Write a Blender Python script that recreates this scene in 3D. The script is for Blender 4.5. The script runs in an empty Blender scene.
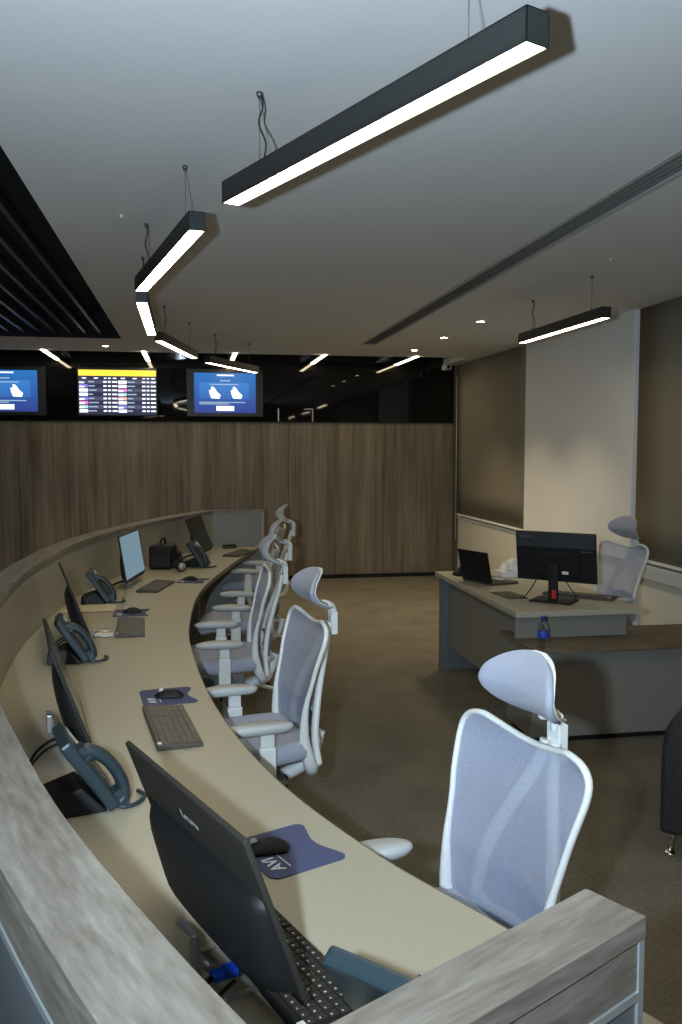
import bpy, bmesh, math, random
from mathutils import Vector, Matrix
random.seed(7)
PI = math.pi
SC = bpy.context.scene
COL = SC.collection
V = Vector

# ------------------------------------------------------------------ materials
def new_mat(name):
    m = bpy.data.materials.new(name); m.use_nodes = True
    nt = m.node_tree; b = nt.nodes['Principled BSDF']
    return m, nt, b

def mat(name, col, rough=.5, metal=0., spec=.5, noise=0., nscale=20., bump=0., bscale=200., alpha=1., trans=0., ior=1.5, coat=0., sheen=0.):
    m, nt, b = new_mat(name)
    c = (col[0], col[1], col[2], 1)
    b.inputs['Base Color'].default_value = c
    b.inputs['Roughness'].default_value = rough
    b.inputs['Metallic'].default_value = metal
    b.inputs['Specular IOR Level'].default_value = spec
    b.inputs['Alpha'].default_value = alpha
    b.inputs['Transmission Weight'].default_value = trans
    b.inputs['IOR'].default_value = ior
    b.inputs['Coat Weight'].default_value = coat
    b.inputs['Sheen Weight'].default_value = sheen
    tc = nt.nodes.new('ShaderNodeTexCoord')
    if noise == 0: noise = .06
    n = nt.nodes.new('ShaderNodeTexNoise'); n.inputs['Scale'].default_value = nscale; n.inputs['Detail'].default_value = 4
    nt.links.new(tc.outputs['Object'], n.inputs['Vector'])
    mx = nt.nodes.new('ShaderNodeMix'); mx.data_type = 'RGBA'
    mx.inputs[6].default_value = tuple(x*(1-noise) for x in col)+(1,)
    mx.inputs[7].default_value = tuple(min(1, x*(1+noise)) for x in col)+(1,)
    nt.links.new(n.outputs['Fac'], mx.inputs[0]); nt.links.new(mx.outputs[2], b.inputs['Base Color'])
    if bump:
        n2 = nt.nodes.new('ShaderNodeTexNoise'); n2.inputs['Scale'].default_value = bscale; n2.inputs['Detail'].default_value = 2
        nt.links.new(tc.outputs['Object'], n2.inputs['Vector'])
        bp = nt.nodes.new('ShaderNodeBump'); bp.inputs['Strength'].default_value = bump; bp.inputs['Distance'].default_value = .01
        nt.links.new(n2.outputs['Fac'], bp.inputs['Height']); nt.links.new(bp.outputs['Normal'], b.inputs['Normal'])
    return m

def emit(name, col, s):
    m, nt, b = new_mat(name)
    b.inputs['Base Color'].default_value = (.02, .02, .02, 1)
    b.inputs['Emission Color'].default_value = (*col, 1)
    b.inputs['Emission Strength'].default_value = s
    return m

def wood(name, c1, c2, c3, coord='Object', stretch=(8, 8, .6), rough=.45, streak=(30, 30, 1.2)):
    m, nt, b = new_mat(name)
    tc = nt.nodes.new('ShaderNodeTexCoord')
    mp = nt.nodes.new('ShaderNodeMapping'); mp.inputs['Scale'].default_value = stretch
    nt.links.new(tc.outputs[coord], mp.inputs['Vector'])
    n = nt.nodes.new('ShaderNodeTexNoise'); n.inputs['Scale'].default_value = 1; n.inputs['Detail'].default_value = 8; n.inputs['Roughness'].default_value = .62; n.inputs['Distortion'].default_value = .6
    nt.links.new(mp.outputs[0], n.inputs['Vector'])
    mp2 = nt.nodes.new('ShaderNodeMapping'); mp2.inputs['Scale'].default_value = streak
    nt.links.new(tc.outputs[coord], mp2.inputs['Vector'])
    n2 = nt.nodes.new('ShaderNodeTexNoise'); n2.inputs['Scale'].default_value = 1; n2.inputs['Detail'].default_value = 5
    nt.links.new(mp2.outputs[0], n2.inputs['Vector'])
    mix = nt.nodes.new('ShaderNodeMix'); mix.data_type = 'FLOAT'; mix.inputs[0].default_value = .4
    nt.links.new(n.outputs['Fac'], mix.inputs[2]); nt.links.new(n2.outputs['Fac'], mix.inputs[3])
    r = nt.nodes.new('ShaderNodeValToRGB')
    e = r.color_ramp.elements; e[0].position = .36; e[0].color = (*c1, 1); e[1].position = .66; e[1].color = (*c3, 1)
    k = e.new(.5); k.color = (*c2, 1)
    nt.links.new(mix.outputs[0], r.inputs[0]); nt.links.new(r.outputs[0], b.inputs['Base Color'])
    b.inputs['Roughness'].default_value = rough
    b.inputs['Specular IOR Level'].default_value = .35
    bp = nt.nodes.new('ShaderNodeBump'); bp.inputs['Strength'].default_value = .12; bp.inputs['Distance'].default_value = .004
    nt.links.new(mix.outputs[0], bp.inputs['Height']); nt.links.new(bp.outputs['Normal'], b.inputs['Normal'])
    return m

M = {}
M['ceiling'] = mat('ceiling_paint', (.80, .80, .79), .9, spec=.2, noise=.015, nscale=3)
M['wall'] = mat('wall_paint', (.74, .71, .63), .85, spec=.2, noise=.02, nscale=2)
M['column'] = mat('column_paint', (.88, .88, .86), .8, spec=.2, noise=.02, nscale=2)
M['sill'] = mat('sill_paint', (.62, .66, .66), .5, noise=.02)
M['blind'] = mat('blind_fabric', (.27, .245, .19), .9, spec=.1, noise=.05, nscale=60)
M['walnut'] = wood('walnut_panels', (.11, .085, .058), (.215, .172, .12), (.33, .275, .20), stretch=(3.2, 3.2, .35), streak=(22, 22, .9), rough=.5)
M['laminate'] = wood('weathered_laminate', (.12, .104, .084), (.19, .170, .142), (.285, .262, .222), coord='UV', stretch=(3.5, 14, 1), streak=(14, 90, 1), rough=.5)
M['ledge_wood'] = wood('ledge_wood', (.10, .072, .045), (.16, .12, .075), (.22, .17, .11), stretch=(2, 16, 16), streak=(5, 50, 50))
M['glass_black'] = mat('black_glass', (.004, .004, .005), .03, spec=.5, ior=1.5)
M['black_ceiling'] = mat('black_gloss_ceiling', (.006, .006, .007), .12, spec=.6)
M['slat'] = mat('dark_slat', (.032, .031, .029), .35, spec=.4)
M['black_matt'] = mat('black_matt', (.004, .004, .004), .8)
M['desk'] = mat('desk_laminate', (.42, .385, .285), .42, spec=.4, noise=.02, nscale=40)
M['desk_edge'] = mat('desk_edge_band', (.17, .14, .09), .5)
M['partition'] = mat('partition_grey', (.34, .315, .245), .42, spec=.45, noise=.02)
M['panel_grey'] = mat('panel_grey', (.215, .212, .185), .5, noise=.03)
M['outer_grey'] = mat('outer_panel_grey', (.13, .145, .16), .5, noise=.03)
M['alu'] = mat('aluminium_trim', (.55, .60, .62), .35, metal=.6)
M['steel'] = mat('brushed_silver', (.62, .62, .60), .3, metal=.8)
M['chrome'] = mat('chrome', (.8, .8, .8), .08, metal=1)
M['white_pl'] = mat('white_plastic', (.72, .74, .72), .4, noise=.02)
M['grey_pl'] = mat('pale_grey_plastic', (.50, .53, .52), .5, noise=.03)
M['fabric'] = mat('grey_blue_fabric', (.35, .375, .455), .95, spec=.1, noise=.08, nscale=150, bump=.3, bscale=500, sheen=.2)
M['black_pl'] = mat('black_plastic', (.010, .010, .0105), .55, spec=.3, noise=.1)
M['dark_pl'] = mat('dark_grey_plastic', (.026, .024, .020), .65, spec=.25, noise=.1)
M['key'] = mat('keycap', (.10, .092, .072), .5)
M['kbody'] = mat('keyboard_body', (.062, .056, .045), .5)
M['phone'] = mat('phone_plastic', (.021, .038, .047), .42, noise=.06)
M['leather'] = mat('dark_leather', (.022, .023, .023), .42, spec=.5, noise=.15, nscale=30, bump=.25, bscale=60)
M['blue_plug'] = mat('blue_plug', (.01, .07, .55), .4)
M['cream_label'] = mat('cream_label', (.75, .65, .35), .5)
M['white'] = mat('white_card', (.78, .77, .74), .7)
M['pad'] = mat('mouse_pad_blue', (.068, .080, .165), .85, noise=.05)
M['padline'] = mat('pad_print', (.75, .77, .8), .7)
M['red'] = mat('red_label', (.6, .01, .01), .5)
M['paper'] = mat('paper', (.68, .60, .42), .8)
M['logo'] = mat('logo_grey', (.16, .16, .15), .4)
M['lamp_body'] = mat('lamp_housing', (.020, .022, .020), .45)
M['wire'] = mat('steel_wire', (.12, .12, .12), .4, metal=.6)
M['lamp'] = emit('lamp_diffuser', (1, .83, .55), 20)
M['spot'] = emit('downlight_bulb', (1, .86, .62), 45)
M['scr_pale'] = emit('pale_screen', (.35, .55, .68), .42)
M['cap_blue'] = mat('bottle_cap_blue', (.02, .03, .22), .4)
M['label_blue'] = mat('bottle_label_blue', (.02, .07, .45), .5)

def glassm():
    m, nt, b = new_mat('clear_bottle')
    b.inputs['Base Color'].default_value = (.93, .97, 1, 1); b.inputs['Roughness'].default_value = .03
    b.inputs['Transmission Weight'].default_value = 1; b.inputs['IOR'].default_value = 1.2
    return m
M['bottle'] = glassm()

def meshfab():
    m, nt, b = new_mat('woven_mesh')
    b.inputs['Base Color'].default_value = (.45, .50, .64, 1); b.inputs['Roughness'].default_value = .8
    b.inputs['Specular IOR Level'].default_value = .2
    tc = nt.nodes.new('ShaderNodeTexCoord')
    n = nt.nodes.new('ShaderNodeTexNoise'); n.inputs['Scale'].default_value = 300; n.inputs['Detail'].default_value = 1
    nt.links.new(tc.outputs['Object'], n.inputs['Vector'])
    mr = nt.nodes.new('ShaderNodeMapRange'); mr.inputs[1].default_value = .3; mr.inputs[2].default_value = .7; mr.inputs[3].default_value = .58; mr.inputs[4].default_value = .74
    nt.links.new(n.outputs['Fac'], mr.inputs[0]); nt.links.new(mr.outputs[0], b.inputs['Alpha'])
    return m
M['mesh'] = meshfab()

def carpet():
    m, nt, b = new_mat('carpet')
    tc = nt.nodes.new('ShaderNodeTexCoord')
    n = nt.nodes.new('ShaderNodeTexNoise'); n.inputs['Scale'].default_value = 55; n.inputs['Detail'].default_value = 8; n.inputs['Roughness'].default_value = .8
    n2 = nt.nodes.new('ShaderNodeTexNoise'); n2.inputs['Scale'].default_value = 3; n2.inputs['Detail'].default_value = 6
    nt.links.new(tc.outputs['Object'], n.inputs['Vector']); nt.links.new(tc.outputs['Object'], n2.inputs['Vector'])
    mx = nt.nodes.new('ShaderNodeMix'); mx.data_type = 'FLOAT'; mx.inputs[0].default_value = .3
    nt.links.new(n.outputs['Fac'], mx.inputs[2]); nt.links.new(n2.outputs['Fac'], mx.inputs[3])
    r = nt.nodes.new('ShaderNodeValToRGB'); e = r.color_ramp.elements
    e[0].position = .32; e[0].color = (.10, .090, .066, 1); e[1].position = .68; e[1].color = (.27, .245, .19, 1)
    nt.links.new(mx.outputs[0], r.inputs[0]); nt.links.new(r.outputs[0], b.inputs['Base Color'])
    b.inputs['Roughness'].default_value = .97; b.inputs['Specular IOR Level'].default_value = .1
    bp = nt.nodes.new('ShaderNodeBump'); bp.inputs['Strength'].default_value = .5; bp.inputs['Distance'].default_value = .01
    nt.links.new(n.outputs['Fac'], bp.inputs['Height']); nt.links.new(bp.outputs['Normal'], b.inputs['Normal'])
    return m
M['carpet'] = carpet()

def grad_screen(name, top, bot, z0, z1, s):
    m, nt, b = new_mat(name)
    b.inputs['Base Color'].default_value = (.01, .01, .01, 1)
    tc = nt.nodes.new('ShaderNodeTexCoord'); sp = nt.nodes.new('ShaderNodeSeparateXYZ')
    nt.links.new(tc.outputs['Object'], sp.inputs[0])
    mr = nt.nodes.new('ShaderNodeMapRange'); mr.inputs[1].default_value = z0; mr.inputs[2].default_value = z1
    nt.links.new(sp.outputs['Z'], mr.inputs[0])
    mx = nt.nodes.new('ShaderNodeMix'); mx.data_type = 'RGBA'; mx.inputs[6].default_value = (*bot, 1); mx.inputs[7].default_value = (*top, 1)
    nt.links.new(mr.outputs[0], mx.inputs[0]); nt.links.new(mx.outputs[2], b.inputs['Emission Color'])
    b.inputs['Emission Strength'].default_value = s
    return m

# ------------------------------------------------------------------ mesh builder
def crom(pts, n=8, closed=False):
    P = [V(p) for p in pts]; N = len(P); out = []
    rng = N if closed else N-1
    for i in range(rng):
        if closed: a, b, c, d = P[(i-1) % N], P[i], P[(i+1) % N], P[(i+2) % N]
        else: a, b, c, d = P[max(i-1, 0)], P[i], P[i+1], P[min(i+2, N-1)]
        for k in range(n):
            t = k/n
            out.append(.5*((2*b)+(c-a)*t+(2*a-5*b+4*c-d)*t*t+(3*b-a-3*c+d)*t**3))
    if not closed: out.append(P[-1])
    return out

class MB:
    def __init__(s): s.v = []; s.f = []; s.m = []; s.sm = []; s.uv = {}
    def add(s, vs, fs, mi=0, smooth=False, T=None, uvs=None):
        o = len(s.v)
        s.v += [tuple(T @ V(p)) if T else tuple(p) for p in vs]
        for i, f in enumerate(fs):
            if uvs: s.uv[len(s.f)] = [uvs[k] for k in f]
            s.f.append([o+k for k in f]); s.m.append(mi); s.sm.append(smooth)
        return s
    def box(s, a, b, mi=0, T=None):
        x0, y0, z0 = a; x1, y1, z1 = b
        vs = [(x0,y0,z0),(x1,y0,z0),(x1,y1,z0),(x0,y1,z0),(x0,y0,z1),(x1,y0,z1),(x1,y1,z1),(x0,y1,z1)]
        return s.add(vs, [(0,3,2,1),(4,5,6,7),(0,1,5,4),(1,2,6,5),(2,3,7,6),(3,0,4,7)], mi, T=T)
    def tube(s, pts, r, seg=8, mi=0, closed=False, T=None, flat=1.0, up=None):
        P = [V(p) for p in pts]; N = len(P); rr = r if callable(r) else (lambda t: r)
        vs = []; fs = []; prev = None
        for i, p in enumerate(P):
            if closed: t = P[(i+1) % N]-P[i-1]
            else: t = P[min(i+1, N-1)]-P[max(i-1, 0)]
            if t.length < 1e-9: t = V((0, 0, 1))
            t.normalize()
            if up is not None: ref = V(up)
            elif prev is None: ref = V((0, 0, 1)) if abs(t.z) < .9 else V((1, 0, 0))
            else: ref = prev
            x = ref-t*ref.dot(t)
            if x.length < 1e-6: x = t.orthogonal()
            x.normalize(); prev = x; y = t.cross(x)
            rad = rr(i/max(N-1, 1))
            for k in range(seg):
                a = 2*PI*k/seg; vs.append(p+x*math.cos(a)*rad*flat+y*math.sin(a)*rad)
        M_ = N if closed else N-1
        for i in range(M_):
            j = (i+1) % N
            for k in range(seg):
                l = (k+1) % seg
                fs.append((i*seg+k, i*seg+l, j*seg+l, j*seg+k))
        if not closed:
            fs.append(tuple(range(seg-1, -1, -1))); fs.append(tuple((N-1)*seg+k for k in range(seg)))
        return s.add(vs, fs, mi, True, T)
    def lathe(s, prof, c=(0, 0, 0), seg=24, mi=0, T=None):
        vs = []; fs = []
        for r, z in prof:
            for k in range(seg):
                a = 2*PI*k/seg; vs.append((c[0]+r*math.cos(a), c[1]+r*math.sin(a), c[2]+z))
        for i in range(len(prof)-1):
            for k in range(seg):
                l = (k+1) % seg; fs.append((i*seg+k, i*seg+l, (i+1)*seg+l, (i+1)*seg+k))
        fs.append(tuple(range(seg-1, -1, -1))); fs.append(tuple((len(prof)-1)*seg+k for k in range(seg)))
        return s.add(vs, fs, mi, True, T)
    def prism(s, poly, z0, z1, mi=0, T=None, smooth=False):
        n = len(poly)
        vs = [(p[0], p[1], z0) for p in poly]+[(p[0], p[1], z1) for p in poly]
        fs = [tuple(range(n-1, -1, -1)), tuple(range(n, 2*n))]+[(i, (i+1) % n, n+(i+1) % n, n+i) for i in range(n)]
        return s.add(vs, fs, mi, smooth, T)
    def slab(s, grid, th, mi=0, T=None):
        """grid[i][j] points; gives it thickness along the local normal"""
        R = len(grid); C = len(grid[0])
        g = [[V(p) for p in row] for row in grid]; back = []
        for i in range(R):
            row = []
            for j in range(C):
                du = g[i][min(j+1, C-1)]-g[i][max(j-1, 0)]; dv = g[min(i+1, R-1)][j]-g[max(i-1, 0)][j]
                n = du.cross(dv)
                n = n.normalized() if n.length > 1e-9 else V((1, 0, 0))
                t = th(i/(R-1), j/(C-1)) if callable(th) else th
                row.append(g[i][j]-n*t)
            back.append(row)
        vs = [p for row in g for p in row]+[p for row in back for p in row]; O = R*C; fs = []
        for i in range(R-1):
            for j in range(C-1):
                a = i*C+j; fs.append((a, a+1, a+C+1, a+C)); fs.append((O+a, O+a+C, O+a+C+1, O+a+1))
        for j in range(C-1):
            fs.append((j, O+j, O+j+1, j+1)); a = (R-1)*C+j; fs.append((a, a+1, O+a+1, O+a))
        for i in range(R-1):
            a = i*C; fs.append((a, a+C, O+a+C, O+a)); a = i*C+C-1; fs.append((a, O+a, O+a+C, a+C))
        return s.add(vs, fs, mi, True, T)
    def ribbon(s, A, B, z0, z1, mi=0, uvlen=True):
        """solid wall between plan polylines A and B (same count) from z0 to z1, with UVs along its length"""
        n = len(A); vs = []; uvs = []; L = 0
        for i in range(n):
            if i: L += (V(A[i]).to_2d()-V(A[i-1]).to_2d()).length
            w = (V(A[i]).to_2d()-V(B[i]).to_2d()).length
            for (p, z, vv) in ((A[i], z0, -(z1-z0)), (A[i], z1, 0), (B[i], z1, w), (B[i], z0, w+(z1-z0))):
                vs.append((p[0], p[1], z)); uvs.append((L, vv))
        fs = []
        for i in range(n-1):
            a = i*4; b = a+4
            for k in range(4):
                l = (k+1) % 4
                fs.append((a+k, a+l, b+l, b+k))
        fs.append((3, 2, 1, 0)); e = (n-1)*4; fs.append((e, e+1, e+2, e+3))
        return s.add(vs, fs, mi, False, uvs=uvs)
    def build(s, name, mats, parent=None, bevel=0, seg=2, sub=0, T=None):
        me = bpy.data.meshes.new(name)
        vs = [tuple(T @ V(p)) for p in s.v] if T else s.v
        me.from_pydata(vs, [], s.f)
        if not isinstance(mats, (list, tuple)): mats = [mats]
        for m in mats: me.materials.append(m)
        for i, p in enumerate(me.polygons): p.material_index = s.m[i]; p.use_smooth = s.sm[i]
        if s.uv:
            ul = me.uv_layers.new(name='UVMap')
            for i, p in enumerate(me.polygons):
                if i in s.uv:
                    for k, li in enumerate(p.loop_indices): ul.data[li].uv = s.uv[i][k]
        me.update()
        bm = bmesh.new(); bm.from_mesh(me); bmesh.ops.recalc_face_normals(bm, faces=bm.faces[:]); bm.to_mesh(me); bm.free()
        o = bpy.data.objects.new(name, me); COL.objects.link(o)
        if parent: o.parent = parent
        if bevel:
            b = o.modifiers.new('bevel', 'BEVEL'); b.width = bevel; b.segments = seg; b.limit_method = 'ANGLE'; b.angle_limit = .7
        if sub:
            d = o.modifiers.new('sub', 'SUBSURF'); d.levels = sub; d.render_levels = sub
        return o

def tag(o, label, cat, group=None):
    o['label'] = label; o['category'] = cat
    if group: o['group'] = group
    return o
def thing(name, label, cat, loc=(0, 0, 0), rz=0, group=None):
    o = bpy.data.objects.new(name, None); COL.objects.link(o); o.empty_display_size = .1
    o.location = loc; o.rotation_euler = (0, 0, rz)
    return tag(o, label, cat, group)
def struct(o): o['kind'] = 'structure'; return o
def kids(o): return [c for c in bpy.data.objects if c.parent == o]
def dup(o, parent=None):
    c = o.copy(); COL.objects.link(c)
    if parent: c.parent = parent
    for k in kids(o): dup(k, c)
    return c
def place(o, loc, rz, label, group=None):
    o.location = loc; o.rotation_euler = (0, 0, rz); o['label'] = label
    if group: o['group'] = group
    return o
def text_mesh(name, body, size, material, parent, T, ext=.0006, bold=0):
    cu = bpy.data.curves.new(name, 'FONT'); cu.body = body; cu.size = size; cu.extrude = ext; cu.align_x = 'CENTER'; cu.align_y = 'CENTER'; cu.offset = bold
    t = bpy.data.objects.new('tmp', cu); COL.objects.link(t)
    dg = bpy.context.evaluated_depsgraph_get(); dg.update()
    me = bpy.data.meshes.new_from_object(t.evaluated_get(dg)); me.name = name
    bpy.data.objects.remove(t); me.transform(T); me.materials.clear(); me.materials.append(material)
    o = bpy.data.objects.new(name, me); COL.objects.link(o); o.parent = parent
    return o

def frame(x, y, z, o=(0, 0, 0)):
    """matrix whose local axes are x,y,z"""
    m = Matrix((x, y, z)).transposed().to_4x4(); m.translation = V(o); return m

# ------------------------------------------------------------------ room constants (metres)
D = 11.14; XR = 3.49; CE = 2.78; XL = -6.0; YB = -3.2; WT = 2.03

# ------------------------------------------------------------------ the room
struct(MB().box((XL-.2, YB-.2, -.1), (XR+.3, D+.3, 0)).build('floor', M['carpet']))
OX0, OX1, OY0, OY1 = -4.6, -.655, -1.5, 8.98      # opening with slats
c = MB()
c.box((XL, YB, CE), (OX0, 10.16, CE+.12)); c.box((OX1, YB, CE), (1.765, 10.16, CE+.12)); c.box((1.935, YB, CE), (XR, 10.16, CE+.12))
c.box((1.765, 9.02, CE), (1.935, 10.16, CE+.12)); c.box((1.765, YB, CE), (1.935, -1.5, CE+.12))
c.box((OX0, YB, CE), (OX1, OY0, CE+.12)); c.box((OX0, OY1, CE), (OX1, 10.16, CE+.12))
c.box((3.29, 10.16, CE), (XR, D, CE+.12))
struct(c.build('ceiling', M['ceiling']))
struct(MB().box((XL, 10.16, CE+.06), (3.29, D, CE+.12)).build('ceiling_dark_strip', M['black_ceiling']))
c = MB(); c.box((XL-.1, YB-.1, CE+.5), (XR+.1, D+.1, CE+.6)); c.box((OX0-.05, OY0-.05, CE+.12), (OX0, OY1+.05, CE+.5)); c.box((OX1, OY0-.05, CE+.12), (OX1+.05, OY1+.05, CE+.5))
c.box((OX0, OY1, CE+.12), (OX1, OY1+.05, CE+.5)); c.box((OX0, OY0-.05, CE+.12), (OX1, OY0, CE+.5))
struct(c.build('ceiling_void', M['black_matt']))
sg = thing('slatted_ceiling_grille', 'black ceiling opening with glossy dark slats running toward the screens', 'ceiling grille', (0, 0, CE))
x = -.85; 
while x > OX0+.1:
    MB().box((x-.014, OY0+.01, .035), (x+.014, OY1-.01, .085)).build('slat', M['slat'], sg, bevel=.003)
    x -= .142
MB().box((OX0+.005, OY0+.01, .25), (OX1-.005, OY1-.01, .26)).build('backing_panel', M['black_matt'], sg)
MB().box((OX1-.006, OY0+.001, .001), (OX1-.001, OY1-.001, .24)).box((OX0+.001, OY1-.006, .001), (OX1-.007, OY1-.001, .24)).box((OX0+.001, OY0+.001, .001), (OX0+.006, OY1-.007, .24)).build('black_reveal', M['black_matt'], sg)

# far wall: dark wood panels below, black glass above
w = MB(); edges = [XL, -5.2, -4.15, -3.1, -2.05, -1.0, .02, 1.24, 2.50, XR-.02]
for a, b in zip(edges[:-1], edges[1:]): w.box((a+.0025, D, .05), (b-.0025, D+.05, WT))
w.box((XL, D+.02, 0), (XR, D+.1, WT))
struct(w.build('wall_far_wood', M['walnut'], bevel=.002))
struct(MB().box((XL, D-.004, 0), (XR-.03, D+.02, .048)).build('baseboard_far', M['black_pl']))
struct(MB().box((XL, D-.012, WT+.001), (XR-.02, D+.1, CE+.12)).build('wall_far_glass', M['glass_black']))
struct(MB().box((XL, D-.016, WT-.006), (XR-.02, D-.0125, WT+.006)).build('trim_1', M['black_pl']))
struct(MB().box((XL-.15, YB, 0), (XL, D, CE+.5)).build('wall_left', M['wall']))
struct(MB().box((XL, YB-.15, 0), (XR, YB, CE+.5)).build('wall_back', M['wall']))
# right wall with two window bays (blinds down)
w = MB(); ZS = .80
w.box((XR, YB, 0), (XR+.2, D, ZS)); w.box((XR, 6.40, ZS), (XR+.2, 8.66, CE+.3)); w.box((XR, 11.07, ZS), (XR+.2, D, CE+.3)); w.box((XR, YB, ZS), (XR+.2, 1.2, CE+.3))
w.box((XR, 1.2, CE+.08), (XR+.2, 6.40, CE+.3)); w.box((XR, 8.66, CE+.08), (XR+.2, 11.07, CE+.3))
struct(w.build('wall_right', M['wall']))
struct(MB().box((XR-.045, 6.405, .80), (XR-.002, 8.655, CE)).build('wall_right_column', M['column'], bevel=.004))
for k, (a, b) in enumerate(((1.2, 6.40), (8.66, 11.07))):
    g = MB().box((XR+.12, a, ZS), (XR+.13, b, CE+.08)).build('window_%d' % (k+1), M['glass_black']); struct(g)
struct(MB().box((XR-.035, 1.0, .69), (XR+.12, 6.42, .798)).build('trim_2', M['sill'], bevel=.006))
struct(MB().box((XR-.012, 8.66, .77), (XR+.12, 11.07, .799)).build('trim_3', M['column'], bevel=.004))
struct(MB().box((XR-.015, 6.9, 0), (XR-.0, D-.01, .08)).build('baseboard_right', M['wall']))
struct(MB().box((XR-.05, 11.07, 0), (XR, D-.001, CE)).build('trim_4', mat('trim_dark', (.10, .09, .06), .6)))
def blind(a, b, label):
    t = thing('roller_blind', label, 'blind', (XR-.02, (a+b)/2, ZS+.04), 0, None)
    h = (b-a)/2-.01
    g = [[(0, -h+2*h*j/12, .0+(CE-.002-ZS-.04)*i/6) for j in range(13)] for i in range(7)]
    MB().slab(g, .002).build('blind_fabric', M['blind'], t)
    MB().box((-.014, -h, -.024), (.012, h, .0)).build('bottom_rail', M['column'], t, bevel=.004)
    MB().tube([(0.045, -h, CE+.045-ZS-.04), (0.045, h, CE+.045-ZS-.04)], .020, 12).build('roller', M['blind'], t)
    return t
blind(1.2, 6.38, 'large olive grey roller blind nearest the camera at the right edge')
fb = blind(8.70, 11.03, 'tall olive grey roller blind beside the walnut wall, beyond the white column')
MB().tube([(-.02, 1.175, -.35), (-.02, 1.175, 1.8)], .004, 6).build('pull_chain', M['column'], fb)

# ------------------------------------------------------------------ ceiling fittings
df = thing('linear_air_diffuser', 'long slotted linear air diffuser set in the white ceiling', 'air vent', (1.85, 0, CE))
MB().box((-.085, -1.5, -.004), (-.062, 9.02, .03)).box((.062, -1.5, -.004), (.085, 9.02, .03)).box((-.062, 9.0, -.004), (.062, 9.02, .03)).build('frame', mat('vent_frame', (.5, .5, .48), .5), df)
for k in range(4):
    xx = -.045+k*.03
    MB().box((xx-.0045, -1.49, .0), (xx+.0045, 8.995, .022)).build('blade', mat('vent_blade', (.22, .22, .21), .5) if k == 0 else bpy.data.materials['vent_blade'], df)
MB().box((-.08, -1.49, .06), (.08, 9.0, .07)).build('duct', M['black_matt'], df)

def downlight(x, y, label):
    t = thing('recessed_downlight', label, 'ceiling light', (x, y, CE), 0, 'recessed downlights')
    MB().lathe([(.036, 0), (.052, 0), (.054, -.004), (.046, -.007), (.036, -.002)], seg=24).build('trim_ring', M['white'], t)
    MB().lathe([(.0, -.0005), (.034, -.0005), (.034, -.003), (0, -.004)], seg=20).build('bulb', M['spot'], t)
    l = bpy.data.lights.new('downlight', 'SPOT'); l.energy = SPOT_E; l.color = (1, .82, .55); l.spot_size = 1.7; l.spot_blend = .8; l.shadow_soft_size = .03
    o = bpy.data.objects.new('downlight_beam', l); COL.objects.link(o); o.parent = t; o.location = (0, 0, -.03)
    return t
SPOT_E = 55
downlight(2.46, 7.22, 'round recessed downlight nearest the camera in the row by the window wall')
downlight(2.46, 8.32, 'round recessed downlight, middle of the row by the window wall')
downlight(2.46, 9.45, 'round recessed downlight in the row by the window wall, closest to the dark strip')
downlight(-.87, 9.62, 'single round recessed downlight above the flight board, by the slatted opening')

def linear_lamp(a, b, label, cable_cord=True, zb=2.49, slack=1):
    a = V((a[0], a[1], 0)); b = V((b[0], b[1], 0)); d = b-a; L = d.length; c = (a+b)/2
    t = thing('linear_pendant_lamp', label, 'pendant lamp', (c.x, c.y, zb), math.atan2(d.y, d.x), 'linear pendant lamps hung in an arc')
    h = L/2
    body = MB(); W = .031
    body.box((-h, -W, .004), (h, -W+.003, .069)); body.box((-h, W-.003, .004), (h, W, .069)); body.box((-h, -W, .066), (h, W, .069))
    body.box((-h, -W, .0), (-h+.003, W, .069)); body.box((h-.003, -W, .0), (h, W, .069))
    body.box((-h, -W, .0), (h, -W+.003, .006)); body.box((-h, W-.003, .0), (h, W, .006))
    body.build('housing', M['lamp_body'], t)
    MB().box((-h+.004, -W+.0035, .002), (h-.004, W-.0035, .008)).build('diffuser', M['lamp'], t)
    for sx in (-1, 1):
        px = sx*h*.7; top = CE-zb
        m = MB().tube([(px, 0, .069), (px, 0, top)], .0013, 6)
        m.lathe([(.007, .066), (.007, .080), (.003, .084)], (px, 0, 0), 10); m.lathe([(.006, top-.018), (.010, top-.008), (.010, top-.001)], (px, 0, 0), 10)
        m.build('suspension_wire', M['wire'], t)
    if cable_cord:
        px = cable_cord*h*.7; top = CE-zb
        MB().tube(crom([(px+.02, 0, .069), (px+.028, .006, .13), (px+.014, -.01, .19), (px+.012, .004, .24), (px+.004, .006, top-.002)], 6), .0028, 6).build('power_cord', M['dark_pl'], t)
    return t
linear_lamp((.14, 2.92), (.683, 1.68), 'largest lit black linear pendant lamp, nearest the camera at the top', -1)
linear_lamp((-.235, 4.585), (.035, 3.28), 'lit black linear pendant lamp, second from the camera above the curved desk', -1)
linear_lamp((-.255, 6.34), (-.25, 4.925), 'short looking lit linear lamp pointing straight away, third in the arc', 1)
linear_lamp((-.22, 6.66), (.05, 7.9), 'lit linear pendant lamp, fourth in the arc, above the flight board end', -1)
linear_lamp((.165, 8.27), (.70, 9.3), 'farthest lit pendant lamp of the arc, in front of the right screen', -1)
linear_lamp((2.485, 6.33), (2.51, 5.02), 'lone lit linear pendant lamp hanging over the desk by the white column', -1)
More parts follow.
